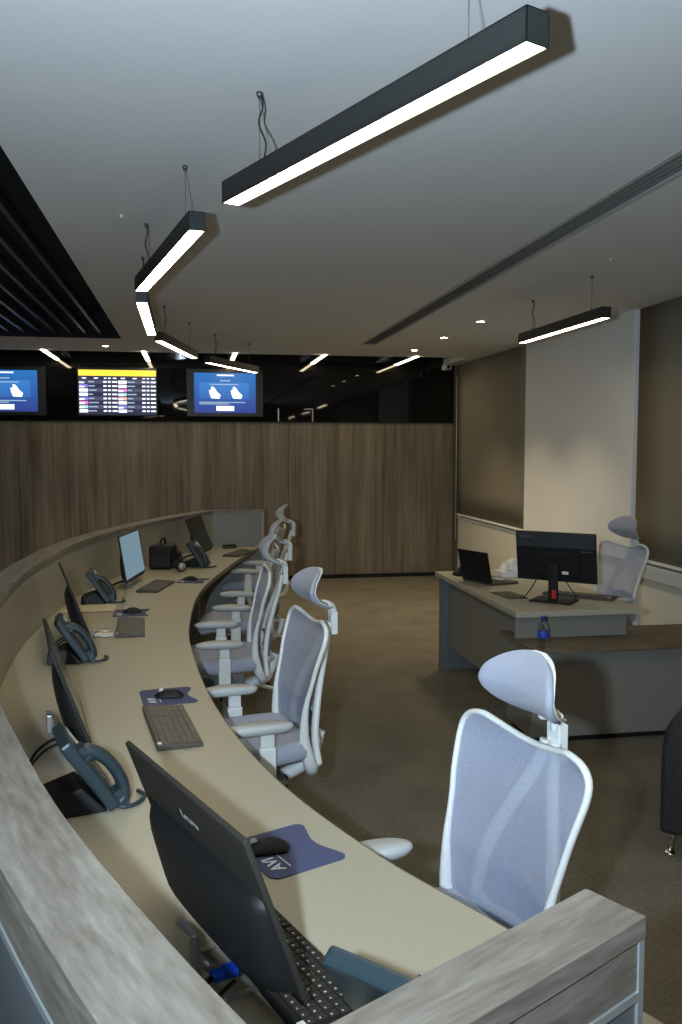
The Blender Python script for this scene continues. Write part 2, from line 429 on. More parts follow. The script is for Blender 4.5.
# unseen lamps of the same kind, added to brighten the room
for a, b in (((.85, 1.3), (1.55, .15)), ((2.6, 3.2), (2.6, 1.9)), ((2.6, .4), (2.6, -.9)), ((-.6, .2), (-1.2, -1.0))):
    linear_lamp(a, b, 'added lit linear pendant lamp outside the view, there to brighten the room', -1)['group'] = 'added pendant lamps outside the view'
for k, x in enumerate((-1.575, -.495, .52, 1.55, 2.645)):
    y0 = 10.02
    lab = ['left of the flight board', 'above the flight board', 'above the right blue screen', 'just right of the blue screen', 'rightmost of the row'][k]
    t = thing('linear_ceiling_lamp', 'lit linear lamp at the black glass wall, '+lab, 'ceiling lamp', (x, y0, CE-.004), 0, 'linear lamps against the black glass')
    MB().box((-.028, 0, .0), (.028, D-.02-y0, .003)).box((-.028, .15, .003), (.028, D-.02-y0, .062)).build('housing', M['lamp_body'], t)
    MB().box((-.022, .01, -.006), (.022, D-.03-y0, -.001)).build('diffuser', M['lamp'], t)

def sprinkler(x, y, label):
    t = thing('ceiling_sprinkler', label, 'sprinkler', (x, y, CE), 0, 'ceiling sprinklers')
    MB().lathe([(.012, -.001), (.012, -.003), (.005, -.006), (.004, -.012)], seg=14).build('rose', M['white'], t)
    MB().lathe([(.007, -.015), (.007, -.017)], seg=12).tube([(0, 0, -.012), (0, 0, -.0155)], .002, 6).build('deflector', M['steel'], t)
sprinkler(2.38, 4.72, 'small ceiling sprinkler between the air diffuser and the lone pendant lamp')
sprinkler(-.30, 4.25, 'small ceiling sprinkler beside the second pendant lamp')
t = thing('security_camera', 'small pale security camera on the ceiling at the far right corner', 'camera', (3.17, 10.6, CE))
MB().lathe([(.035, -.001), (.035, -.012), (.012, -.016), (.012, -.05)], seg=16).build('mount', M['grey_pl'], t)
MB().box((-.045, -.10, -.11), (.045, .06, -.045)).build('body', M['grey_pl'], t, bevel=.015)
MB().lathe([(0, 0), (.022, 0), (.022, .012), (.016, .014)], seg=16, T=Matrix.Translation((0, -.1, -.078)) @ Matrix.Rotation(PI/2, 4, 'X')).build('lens', M['black_pl'], t)

# pale reflections in the glass, modelled as thin steel strips
for k, (x, L, lab) in enumerate(((1.115, False, 'thin pale upright reflection in the black glass above the walnut wall, modelled as a strip'), (1.555, True, 'thin pale L-shaped reflection in the black glass, modelled as a strip, right of the plain one'))):
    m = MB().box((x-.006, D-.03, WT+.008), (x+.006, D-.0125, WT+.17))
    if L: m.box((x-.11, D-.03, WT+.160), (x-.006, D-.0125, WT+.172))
    tag(m.build('glass_reflection', M['steel']), lab, 'reflection')

# ------------------------------------------------------------------ wall screens
ms_blue_t = grad_screen('screen_blue', (.015, .13, .38), (.02, .035, .20), -.25, .25, 1.3)
ms_panel = grad_screen('screen_blue_panel', (.03, .17, .46), (.025, .09, .33), -.12, .15, 1.3)
ms_white = emit('screen_white', (.85, .92, 1), 1.5); ms_soft = emit('screen_soft_text', (.45, .65, .85), .8)
ms_dark = emit('screen_night', (.02, .02, .06), 1); ms_yel = emit('screen_yellow', (1, .72, .05), 1.3)
ms_row = emit('screen_row', (.07, .07, .14), 1)
ms_pink = emit('screen_pink', (1, .25, .75), 1); ms_vio = emit('screen_violet', (.25, .25, .95), 1); ms_cy = emit('screen_cyan', (.45, .8, .85), 1); ms_or = emit('screen_orange', (1, .5, .4), 1)
def tv(x, label, kind):
    t = thing('wall_screen', label, 'screen', (x, D-.012, 2.39), 0, 'screens on the black glass wall')
    MB().box((-.475, -.06, -.295), (.475, -.012, .295)).build('bezel', mat('tv_bezel', (.012, .012, .013), .4) if 'tv_bezel' not in bpy.data.materials else bpy.data.materials['tv_bezel'], t, bevel=.004)
    MB().box((-.2, -.012, -.15), (.2, -.0005, .15)).build('wall_bracket', M['black_pl'], t)
    m = MB()
    def q(x0, x1, z0, z1, mi, k=1): m.box((x0, -.061-.0006*k, z0), (x1, -.0602, z1), mi)
    if kind == 'blue':
        q(-.382, .382, -.25, .245, 0); q(-.32, .30, -.075, .125, 1, 2)
        q(-.10, .11, .208, .224, 2, 2); q(-.06, .065, .143, .156, 4, 2); q(-.19, .17, .097, .108, 4, 3)
        q(-.32, .25, -.125, -.114, 4, 2); q(-.32, .05, -.145, -.134, 4, 2); q(-.11, .11, -.225, -.165, 2, 3)
        for hx in (-.17, .10):
            hand = [(0, -.07), (.10, -.075), (.115, -.03), (.07, .01), (.045, .05), (.02, .075), (-.005, .07), (.0, .04), (-.03, .03), (-.02, -.02)]
            m.prism([(hx+px_, pz) for px_, pz in hand], .0622, .0640, 2, T=Matrix(((1,0,0,0),(0,0,-1,0),(0,1,0,0),(0,0,0,1))))
        mats = [ms_blue_t, ms_panel, ms_white, ms_white, ms_soft]
    else:
        q(-.462, .462, -.278, .262, 0); q(-.462, .462, .19, .262, 1, 2)
        rc = random.Random(3)
        for hx0 in (-.45, .01):
            for (a, b) in ((.03, .08), (.17, .22), (.29, .32), (.34, .37), (.395, .44)): q(hx0+a, hx0+b, .155, .168, 2, 2)
        for r in range(8):
            z1 = .14-r*.0505
            if r % 2 == 0: q(-.462, .462, z1-.046, z1, 3, 2)
            for hx0, cols in ((-.455, [5, 5, 4, 2, 5, 6, 7, 2]), (.008, [2, 2, 6, 7, 8, 2, 5, 2])):
                q(hx0, hx0+.10, z1-.042, z1-.006, cols[r] if r or hx0 > 0 else 3, 3); q(hx0+.0, hx0+.06, z1-.042, z1-.024, 2, 4)
                q(hx0+.11, hx0+.11+rc.uniform(.05, .12), z1-.030, z1-.016, 9, 3)
                q(hx0+.285, hx0+.325, z1-.032, z1-.014, 2, 3); q(hx0+.342, hx0+.372, z1-.032, z1-.014, 2, 3); q(hx0+.39, hx0+.45, z1-.032, z1-.014, 2, 3)
        mats = [ms_dark, ms_yel, ms_white, ms_row, ms_white, ms_vio, ms_pink, ms_cy, ms_or, ms_soft]
    m.build('display', mats, t)
    return t
tv(-2.19, 'blue wall screen cut off by the left edge of the picture', 'blue')
tv(-.866, 'flight information screen with yellow header and rows of flights', 'board')
tv(.442, 'blue wall screen with two white hands, right of the flight board', 'blue')

# ------------------------------------------------------------------ the curved counter
IN = [(.076, .824), (-.024, 1.023), (-.16, 1.32), (-.257, 1.56), (-.358, 1.85), (-.455, 2.15), (-.62, 2.82), (-.735, 3.5), (-.79, 4.25), (-.775, 5.0), (-.69, 5.87), (-.458, 6.8), (-.15, 7.65), (.215, 8.44)]
inn = [p.to_2d() for p in crom([(a, b, 0) for a, b in IN], 8)]
def offset(line, d):
    out = []
    for i, p in enumerate(line):
        t = (line[min(i+1, len(line)-1)]-line[max(i-1, 0)]).normalized(); out.append(p+V((-t.y, t.x))*d)
    return out
rd = V((.873, .488)).normalized(); rn = V((rd.y, -rd.x))      # near return: direction and outward (toward camera) normal
R0 = inn[0]; R1 = V((.526, 1.075))
RW = .092; CW = .125
outc = offset(inn, CW)
# mitre the corner
def isect(p, d, q, e):
    k = (q-p); den = d.x*e.y-d.y*e.x; return p+d*((k.x*e.y-k.y*e.x)/den)
t0 = (inn[1]-inn[0]).normalized(); cor = isect(outc[0], t0, R0+rn*RW, rd)
outc[0] = cor
ct = thing('reception_counter', 'curved high counter wall with weathered wood laminate cap wrapping around the desk', 'counter')
def shifted(d): 
    o = offset(inn, d); return o
def ret(a, b, z0, z1, m, mi=0, e0=0., e1=0.):
    """strip of the near return between offsets a and b from its inner line"""
    A = [R0+rn*a, R1+rn*a+rd*e1]; B = [R0+rn*b, R1+rn*b+rd*e1]
    m.ribbon(A, B, z0, z1, mi)
CT = 1.10
m = MB(); m.ribbon(inn, outc, CT-.03, CT); m.build('cap', M['laminate'], ct, bevel=.0015)
m = MB(); m.ribbon([R0, R1], [cor, R1+rn*RW], CT-.03, CT); m.build('end_cap', M['laminate'], ct, bevel=.0015)
a1 = shifted(.012); b1 = shifted(.055); 
m = MB(); m.ribbon(a1, b1, 0.0, CT-.031); m.build('inner_partition', M['partition'], ct)
a2 = shifted(.060); b2 = shifted(CW-.004); 
m = MB(); m.ribbon(a2, b2, 1.003, CT-.031); m.build('upper_band', M['laminate'], ct)
b3 = shifted(CW-.001); m = MB(); m.ribbon(a2, b3, .990, 1.002); m.build('trim_strip', M['alu'], ct)
b4 = shifted(CW-.006); m = MB(); m.ribbon(a2, b4, .0, .989); m.build('outer_panel', M['outer_grey'], ct)
s0 = .06
def rr(a, b, z0, z1, s, e, mat_, name):
    A = [R0+rn*a+rd*s, R1+rn*a+rd*e]; B = [R0+rn*b+rd*s, R1+rn*b+rd*e]
    m = MB(); m.ribbon(A, B, z0, z1); m.build(name, mat_, ct)
rr(.012, .05, .76, CT-.031, .03, -.02, M['partition'], 'return_partition')
rr(.055, RW-.004, 1.003, CT-.031, .02, -.012, M['laminate'], 'return_band')
rr(.055, RW-.001, .990, 1.002, .02, -.012, M['alu'], 'return_trim')
rr(.055, RW-.006, .0, .989, .02, -.012, M['outer_grey'], 'return_outer_panel')
rr(.012, .054, .76, CT-.031, (R1-R0).length-.018, -.002, M['panel_grey'], 'end_panel')
rr(RW-.022, RW-.001, .0, CT-.031, (R1-R0).length-.012, -.001, M['alu'], 'corner_post')
# far return
m = MB(); m.ribbon([V((.215, 8.44)), V((.70, 8.42))], [V((.205, 8.51)), V((.70, 8.49))], CT-.02, CT); m.build('far_cap', M['laminate'], ct)
m = MB(); m.ribbon([V((.20, 8.452)), V((.69, 8.432))], [V((.20, 8.48)), V((.69, 8.46))], 0, CT-.021); m.build('far_end_panel', M['panel_grey'], ct)
m = MB(); m.ribbon([V((.672, 8.40)), V((.695, 8.40))], [V((.672, 8.485)), V((.695, 8.485))], 0, CT-.022); m.build('far_post', M['partition'], ct)

# worktop
EDGE = [(.80, 1.18), (.70, 1.385), (.592, 1.606), (.408, 1.956), (.222, 2.47), (.086, 3.134), (.008, 3.9), (-.018, 4.7), (.062, 5.85), (.33, 7.15), (.655, 8.40)]
edge = [p.to_2d() for p in crom([(a, b, 0) for a, b in EDGE], 10)]
def resample(line, n):
    L = [0]
    for a, b in zip(line[:-1], line[1:]): L.append(L[-1]+(b-a).length)
    out = []; j = 0
    for i in range(n):
        s = L[-1]*i/(n-1)
        while j < len(L)-2 and L[j+1] < s: j += 1
        t = (s-L[j])/max(L[j+1]-L[j], 1e-9); out.append(line[j].lerp(line[j+1], t))
    return out
inside = offset(inn, .010)
k0 = 2
NN = 90
A = resample(inside, NN); A[0] = R0+rn*.02
# inner side starts at the return's inner face near its root
A = resample([V((.10, .86))]+inside[3:], NN); B = resample(edge, NN)
wt = thing('curved_worktop', 'long curved beige desktop following the counter wall, carrying the workstations', 'worktop')
m = MB(); m.ribbon(A, B, .722, .75); m.build('desktop', M['desk'], wt)
eo = offset(B, -.003); m = MB(); m.ribbon(B, eo, .720, .7505); m.build('edge_band', M['desk_edge'], wt)
for f in (.03, .22, .40, .58, .78, .97):
    i = int(f*(NN-1)); p = A[i].lerp(B[i], .06); q = A[i].lerp(B[i], .72); n_ = V((-(q-p).y, (q-p).x)).normalized()*.012
    m = MB(); m.ribbon([p-n_, q-n_], [p+n_, q+n_], 0, .720); m.build('support_panel', M['panel_grey'], wt)

# ------------------------------------------------------------------ office chairs
def back_x(z):
    pts = [(.42, -.265), (.46, -.240), (.52, -.215), (.60, -.200), (.70, -.202), (.85, -.232), (1.0, -.270), (1.12, -.295)]
    if z <= pts[0][0]: return pts[0][1]
    for (a, b), (c_, d_) in zip(pts[:-1], pts[1:]):
        if z <= c_:
            t = (z-a)/(c_-a); t = t*t*(3-2*t)*.3+t*.7; return b+(d_-b)*t
    return pts[-1][1]
def hw(v):
    pts = [(0, .140), (.02, .165), (.05, .184), (.10, .194), (.25, .198), (.45, .203), (.65, .220), (.80, .238), (.88, .245), (.93, .243), (.965, .230), (.988, .205), (1.0, .165)]
    for (a, b), (c_, d_) in zip(pts[:-1], pts[1:]):
        if v <= c_: return b+(d_-b)*(v-a)/(c_-a)
    return pts[-1][1]
def bpt(u, v, dx=0):
    z = .440+.575*v+.016*u*u*v**3-.010*(1-u*u)**2*v**8
    return V((back_x(z)+.04*u*u*(1-.3*v)+dx, u*hw(v), z))
def make_chair():
    t = thing('office_chair', 'x', 'office chair', (0, 0, 0), 0, 'white mesh office chairs')
    # seat
    g = []
    for i in range(13):
        row = []
        for j in range(13):
            a = -1+2*i/12; b = -1+2*j/12
            xx = .235*a*math.sqrt(1-.30*b*b*.6); yy = .245*b*math.sqrt(1-.30*a*a*.7)
            z = .485+.018*b*b-.045*max(0, a-.5)**2*2.5+.01*max(0, -a)
            row.append((xx+.02, yy, z))
        g.append(row)
    MB().slab(g, .075).build('seat', M['fabric'], t, sub=1)
    MB().box((-.12, -.14, .390), (.14, .14, .412)).build('seat_pan', M['grey_pl'], t, bevel=.01)
    # mechanism, column, base
    MB().box((-.14, -.06, .345), (.10, .06, .394)).tube([(0, .06, .37), (.02, .24, .37)], .007, 8).build('tilt_mechanism', M['dark_pl'], t, bevel=.006)
    MB().lathe([(.030, .10), (.030, .24), (.018, .245), (.018, .345)], seg=18).build('gas_column', M['grey_pl'], t)
    b = MB(); b.lathe([(.0, .075), (.042, .075), (.045, .12), (.032, .13)], seg=20)
    for k in range(5):
        a = 2*PI*k/5+.3; dd = V((math.cos(a), math.sin(a), 0))
        b.tube([V((0, 0, .105))+dd*.02, V((0, 0, .10))+dd*.16, V((0, 0, .078))+dd*.29], lambda q: .022-.008*q, 10)
    bo = b.build('star_base', M['white_pl'], t)
    for k in range(5):
        a = 2*PI*k/5+.3; dd = V((math.cos(a), math.sin(a), 0)); p = dd*.29
        T = Matrix.Translation((p.x, p.y, .028)) @ Matrix.Rotation(a+.8, 4, 'Z') @ Matrix.Rotation(PI/2, 4, 'X')
        cm = MB().lathe([(.018, -.024), (.028, -.020), (.028, -.006), (.012, -.004), (.012, .004), (.028, .006), (.028, .020), (.018, .024)], seg=16, T=T)
        cm.tube([(p.x, p.y, .03), (p.x, p.y, .075)], .007, 8); cm.build('caster', M['black_pl'], t)
    # back: woven mesh, frame
    R = 40; Cn = 16
    g = [[bpt(-1+2*j/Cn, i/R) for j in range(Cn+1)] for i in range(R+1)]
    m = MB(); vs = [p for r in g for p in r]
    m.add(vs, [(i*(Cn+1)+j, i*(Cn+1)+j+1, (i+1)*(Cn+1)+j+1, (i+1)*(Cn+1)+j) for i in range(R) for j in range(Cn)], 0, True)
    m.build('back_mesh', M['mesh'], t)
    VV = [0, .02, .05]+[.1+.08*i for i in range(10)]+[.88, .93, .965, .988]
    loop = [bpt(-1+2*j/10, 0) for j in range(10)]+[bpt(1, q) for q in VV]+[bpt(1-2*j/14, 1) for j in range(14)]+[bpt(-1, q) for q in reversed(VV[1:]+[1.0])]
    loop = crom(loop, 2, True); n = len(loop)
    def rad(q): 
        z = loop[min(int(q*(n-1)), n-1)].z
        return .0075+.013*max(0, min(1, (.76-z)/.25))
    MB().tube(loop, rad, 10, closed=True, up=(1, 0, 0), flat=1.25).build('back_frame', M['white_pl'], t)
    # wishbone support behind the mesh
    s = MB()
    for sg_ in (-1, 1):
        pts = crom([(-.330, .014*sg_, .995), (-.315, .03*sg_, .93), (-.272, .085*sg_, .81), (-.240, .128*sg_, .70), (-.224, .150*sg_, .58), (-.234, .165*sg_, .47)], 6)
        s.tube(pts, lambda q: .020+.002*q, 8, flat=.7, up=(1, 0, 0))
    s.tube(crom([(-.228, -.15, .56), (-.275, 0, .535), (-.228, .15, .56)], 6), .016, 8)
    s.tube(crom([(-.29, 0, .55), (-.25, 0, .44), (-.15, 0, .385), (-.08, 0, .372)], 6), .028, 10)
    s.build('back_support', M['white_pl'], t)
    g = [[(-.245-.02*(1-(2*i/6-1)**2)+.03*(2*j/10-1)**2, (.11*(2*j/10-1))*math.sqrt(1-.35*(2*i/6-1)**2), .63+.055*(2*i/6-1)*math.sqrt(1-.4*(2*j/10-1)**2)) for j in range(11)] for i in range(7)]
    MB().slab(g, .014).build('lumbar_pad', mat('lumbar_fabric', (.22, .25, .36), .9), t, sub=1)
    # headrest
    def hp(u, v):
        prof = [(0, -.085), (.08, -.050), (.2, -.018), (.35, .004), (.5, .012), (.72, .004), (.9, -.016), (1, -.034)]
        x = prof[-1][1]
        for (a, b), (c_, d_) in zip(prof[:-1], prof[1:]):
            if v <= c_: x = b+(d_-b)*(v-a)/(c_-a); break
        w_ = .137*(max(0, 1-abs(2*v-1)**2.15))**.5
        w_ = max(w_, .022 if v > .5 else .040)
        return V((-.245+x+.028*(u*w_/.137)**2, u*w_, 1.050+.172*v))
    g = [[hp(-1+2*j/14, .5-.5*math.cos(PI*i/20)) for j in range(15)] for i in range(21)]
    MB().slab(g, lambda a, b: .020).build('headrest', M['fabric'], t, sub=1)
    g = [[V((-.2440, 0, 1.05+.086))+(p-V((-.245, 0, 1.05+.086)))*.965+V((-.0215, 0, 0)) for p in row] for row in g]
    MB().slab(g, .006).build('headrest_shell', M['white_pl'], t, sub=1)
    h = MB(); h.tube(crom([(-.300, 0, 1.072), (-.325, 0, 1.066), (-.346, 0, 1.05), (-.350, 0, 1.02)], 5), .015, 10, flat=1.2)
    h.box((-.364, -.024, .945), (-.336, .024, 1.04)); h.tube([(-.345, 0, .98), (-.320, 0, .975)], .018, 10)
    h.tube(crom([(-.318, -.05, 1.072), (-.325, 0, 1.062), (-.318, .05, 1.072)], 5), .010, 8)
    h.build('headrest_bracket', M['white_pl'], t, bevel=.006)
    # arms
    for sg_ in (-1, 1):
        a = MB()
        a.tube(crom([(0, .16*sg_, .385), (0, .225*sg_, .39), (.0, .262*sg_, .42), (.0, .268*sg_, .47)], 5), .017, 10, flat=1.3)
        a.box((-.032, .268*sg_-.016, .44), (.032, .268*sg_+.016, .60)); a.box((-.027, .268*sg_-.012, .60), (.027, .268*sg_+.012, .656))
        ao = a.build('armrest', M['white_pl'], t, bevel=.006)
        n_ = 22; prof = []
        for i in range(n_):
            q = 2*PI*i/n_; xx = math.cos(q); yy = math.sin(q)
            prof.append((.025+.128*math.copysign(abs(xx)**.9, xx), .268*sg_+.042*math.copysign(abs(yy)**.85, yy)))
        p = MB(); vs = []; fs = []
        for (zz, k_) in ((.655, .70), (.662, .88), (.675, 1.0), (.685, .96), (.691, .80)):
            for (a_, b_) in prof: vs.append((.02+(a_-.02)*(1-(1-k_)*.8), .268*sg_+(b_-.268*sg_)*k_, zz-.010*((a_-.02)/.13)**2*.6))
        for i in range(4):
            for k_ in range(n_): l = (k_+1) % n_; fs.append((i*n_+k_, i*n_+l, (i+1)*n_+l, (i+1)*n_+k_))
        fs.append(tuple(range(n_-1, -1, -1))); fs.append(tuple(4*n_+k_ for k_ in range(n_)))
        p.add(vs, fs, 0, True); p.build('arm_pad', M['grey_pl'], ao)
    return t
ch0 = make_chair()
CH = [
    ((.527, 1.845), 195, 'white office chair with blue grey mesh, nearest the camera in the foreground'),
    ((.220, 3.40), 190, 'white mesh office chair, second from the camera along the curved desk'),
    ((.165, 4.80), 180, 'white mesh office chair, third from the camera, seen side on at the curved desk'),
    ((.31, 5.85), 173, 'white mesh office chair, fourth from the camera at the curved desk'),
    ((.53, 7.50), 166, 'farthest white mesh office chair at the far end of the curved desk'),
    ((2.79, 5.65), 194, 'white mesh office chair behind the separate rectangular desk by the window wall'),
]
for k, (p, a, lab) in enumerate(CH):
    o = ch0 if k == 0 else dup(ch0)
    place(o, (p[0], p[1], 0), math.radians(a), lab)

# ------------------------------------------------------------------ monitors
def make_monitor(front='dark', tilt_deg=20):
    """screen faces local +X, foot centre at origin on the desk"""
    t = thing('computer_monitor', 'x', 'monitor', (0, 0, .7505), 0, 'monitors along the curved desk')
    W = .54; H = .315; zc = .2045; tilt = math.radians(tilt_deg)
    T = Matrix.Translation((.0, 0, zc)) @ Matrix.Rotation(-tilt, 4, 'Y')
    MB().box((-.005, -W/2, -H/2), (.006, W/2, H/2)).build('screen_housing', M['dark_pl'], t, bevel=.003, T=T)
    b = MB(); g = []
    for i in range(9):
        v = -1+2*i/8; row = []
        for j in range(13):
            u = -1+2*j/12; k = (1-abs(u)**4)*(1-abs(v)**4)
            row.append((-.006-.046*max(k, 0)**.6*(1-.25*v), u*W*.475, -.065+v*H*.33))
        g.append(row)
    b.slab([list(reversed(r)) for r in g], .004); b.build('rear_bulge', M['black_pl'], t, T=T)
    MB().box((.0062, -W/2+.008, -H/2+.016), (.0068, W/2-.008, H/2-.008)).build('display', M['scr_pale'] if front == 'pale' else mat('screen_off', (.012, .012, .012), .2, spec=.5) if 'screen_off' not in bpy.data.materials else bpy.data.materials['screen_off'], t, T=T)
    MB().box((.0064, -W/2+.002, -H/2+.001), (.0076, W/2-.002, -H/2+.014)).build('lower_bezel', M['kbody'], t, T=T)
    text_mesh('logo', 'Lenovo', .026, M['logo'], t, T @ frame((0, -1, 0), (0, 0, 1), (-1, 0, 0), (-.0054, -.005, .085)).copy())
    # silver foot: open rectangular loop and arm
    f = MB()
    f.box((-.02, -.125, 0), (.05, -.110, .005)); f.box((-.02, .035, 0), (.05, .05, .005)); f.box((-.02, -.11, 0), (-.007, .035, .005)); f.box((.038, -.11, 0), (.05, .035, .005))
    f.build('foot_loop', M['steel'], t, bevel=.002)
    a = MB()
    a.tube(crom([(-.018, -.03, .022), (-.030, -.03, .035), (-.040, -.03, .06), (-.046, -.03, .09)], 5), .020, 8, flat=.45, up=(1, 0, 0))
    a.box((-.062, -.062, .045), (-.046, .002, .100)); a.box((-.030, -.045, .003), (.0, -.015, .03)); a.build('stand_arm', M['steel'], t, bevel=.004)
    # cables
    MB().box((-.012, -.110, .030), (.012, -.080, .044)).box((-.034, -.108, .029), (-.011, -.082, .043)).build('plug', M['blue_plug'], t, bevel=.003)
    MB().tube(crom([(-.032, -.095, .036), (-.060, -.115, .034), (-.095, -.15, .02), (-.115, -.19, .006), (-.125, -.25, .006)], 8), .0045, 8).tube(crom([(-.005, -.125, .036), (-.045, -.145, .032), (-.08, -.17, .02), (-.105, -.20, .006), (-.12, -.26, .006)], 8), .0035, 8).build('cable', M['black_pl'], t)
    return t
mo = make_monitor(); pale = make_monitor('pale', 9)
MO = [
    (mo, (.02, 1.56), 23, 'dark computer monitor nearest the camera, seen from behind over the counter'),
    (None, (-.41, 2.90), 11, 'thin dark monitor seen edge on, second from the camera, next to a dark phone'),
    (None, (-.58, 4.45), 11, 'thin dark monitor seen edge on, third from the camera along the curved desk'),
    (pale, (-.41, 6.20), -10, 'monitor showing a pale blue screen on the curved desk'),
    (None, (.07, 7.62), -14, 'farthest dark monitor on the curved desk, near the end panel'),
]
for o, p, a, lab in MO:
    o = o or dup(mo); place(o, (p[0], p[1], .7505), math.radians(a), lab)

# ------------------------------------------------------------------ keyboards
def make_keyboard():
    t = thing('keyboard', 'x', 'keyboard', (0, 0, .7505), 0, 'keyboards on the curved desk')
    MB().add([(-.073, -.222, 0), (.073, -.222, 0), (.073, .222, 0), (-.073, .222, 0), (-.073, -.222, .020), (.073, -.222, .011), (.073, .222, .011), (-.073, .222, .020)],
             [(0,3,2,1),(4,5,6,7),(0,1,5,4),(1,2,6,5),(2,3,7,6),(3,0,4,7)]).build('body', M['kbody'], t, bevel=.003)
    k = MB(); rows = 6
    for r in range(rows):
        x = -.058+r*.0215; zt = .020-(x+.073)/.146*.009
        y = -.212
        cols = [(.018, 15), (.004, 0), (.018, 3), (.004, 0), (.018, 4)]
        for w_, n in cols:
            if n == 0: y += w_; continue
            for c_ in range(n):
                if r == 5 and n == 15 and 4 <= c_ <= 8: 
                    if c_ == 4: k.box((x, y+.001, zt-.004), (x+.018, y+5*.0188-.002, zt+.0035))
                    y += .0188; continue
                k.box((x, y+.001, zt-.004), (x+.018, y+.0172, zt+.0035)); y += .0188
    k.build('keys', M['key'], t)['kind'] = 'stuff'
    MB().box((-.071, -.214, .0195), (-.058, -.196, .0212)).build('label', M['white'], t)
    return t
kb = make_keyboard()
kb_dark = make_keyboard()
for c_ in kids(kb_dark):
    if c_.name.startswith('body'): c_.data.materials[0] = M['black_pl']
    if c_.name.startswith('keys'): c_.data.materials[0] = M['dark_pl']
lg = MB(); rk = random.Random(9)
for r in range(6):
    for c_ in range(22):
        x_ = -.058+r*.0215+.004; y_ = -.207+c_*.0192
        lg.box((x_, y_, .0215-(x_+.073)/.146*.009), (x_+rk.uniform(.002, .0045), y_+.0035, .0242-(x_+.073)/.146*.009))
lg.build('key_legends', mat('legend_grey', (.45, .44, .40), .6), kb_dark)['kind'] = 'stuff'
KB = [
    ((.150, 1.545), 22, 'black keyboard on the curved desk under the nearest monitor'),
    ((-.075, 2.955), 9, 'dark keyboard in front of the second monitor, beside a blue mouse pad with mouse'),
    ((-.32, 4.655), 3, 'dark keyboard on the curved desk in front of the third monitor'),
    ((-.24, 6.02), -14, 'dark keyboard in front of the pale blue screen'),
    ((.425, 7.80), -24, 'farthest dark keyboard, near the end panel of the counter'),
]
for k, (p, a, lab) in enumerate(KB):
    o = kb_dark if k == 0 else kb if k == 1 else dup(kb); place(o, (p[0], p[1], .7505), math.radians(a), lab)

# ------------------------------------------------------------------ mouse pads and mice
def make_pad():
    """wavy edge faces local +X (toward the sitter)"""
    t = thing('mouse_pad', 'x', 'mouse pad', (0, 0, .7505), 0, 'blue mouse pads on the curved desk')
    pts = []
    def arc(cx, cy, r, a0, a1, n=6):
        for i in range(n+1):
            a = math.radians(a0+(a1-a0)*i/n); pts.append((cx+r*math.cos(a), cy+r*math.sin(a)))
    arc(-.075, -.085, .025, 180, 270); arc(.080, -.090, .020, -90, 30)
    for i in range(1, 10):
        q = i/10; pts.append((.097-.022*math.sin(PI*q)**1.3, -.080+.16*q))
    arc(.080, .090, .020, -30, 90); arc(-.075, .085, .025, 90, 180)
    MB().prism(pts, 0, .003).build('pad', M['pad'], t)
    text_mesh('print', 'AVI', .044, M['padline'], t, frame((0, 1, 0), (-1, 0, 0), (0, 0, 1), (-.062, -.045, .0032)), ext=.0002, bold=.0008)
    MB().box((-.036, -.075, .003), (-.033, .05, .0034)).build('printed_line', M['padline'], t)
    return t
def make_mouse():
    t = thing('computer_mouse', 'x', 'mouse', (0, 0, .754), 0, 'computer mice')
    g = []
    for i in range(13):
        v = -1+2*i/12; row = []
        for j in range(11):
            u = -1+2*j/10
            w_ = .031*(1-.10*math.cos(v*2))*max(.02, 1-abs(v)**3.2)**.5
            x = .056*v; z = .004+.024*(1-abs(u)**2.6)*max(0, (1-abs(v)**2.4))*(1+.10*v)
            row.append((x, u*w_, z))
        g.append(row)
    MB().slab(g, .003).build('shell', M['black_pl'], t, sub=1)
    MB().box((-.05, -.024, .0), (.05, .024, .006)).build('underside', M['black_pl'], t, bevel=.002)
    MB().lathe([(0, -.003), (.009, -.003), (.010, 0), (.009, .003), (0, .003)], seg=14, T=Matrix.Translation((-.030, 0, .0245)) @ Matrix.Rotation(PI/2, 4, 'X')).build('scroll_wheel', M['grey_pl'], t)
    return t
pd = make_pad(); ms = make_mouse()
PD = [
    ((.215, 1.985), 24, 'blue mouse pad with white AVI lettering, nearest the camera', (.165, 1.985), 4, 'black computer mouse on the nearest blue mouse pad'),
    ((-.095, 3.335), 8, 'blue mouse pad with the second mouse from the camera', (-.09, 3.32), -5, 'black computer mouse on the second mouse pad from the camera'),
    ((-.345, 5.095), 0, 'blue grey mouse pad between the paper pad and the desk edge, third from the camera', (-.34, 5.09), 0, 'black computer mouse on the third mouse pad, by the paper sheets'),
    ((.01, 6.27), -14, 'farthest blue grey mouse pad, beside the keyboard of the pale screen', (-.01, 6.28), -10, 'black computer mouse on the farthest mouse pad'),
]
for k, (p, a, lab, q, b, lab2) in enumerate(PD):
    o = pd if k == 0 else dup(pd); place(o, (p[0], p[1], .7505), math.radians(a), lab)
    o = ms if k == 0 else dup(ms); place(o, (q[0], q[1], .7538), math.radians(b), lab2)

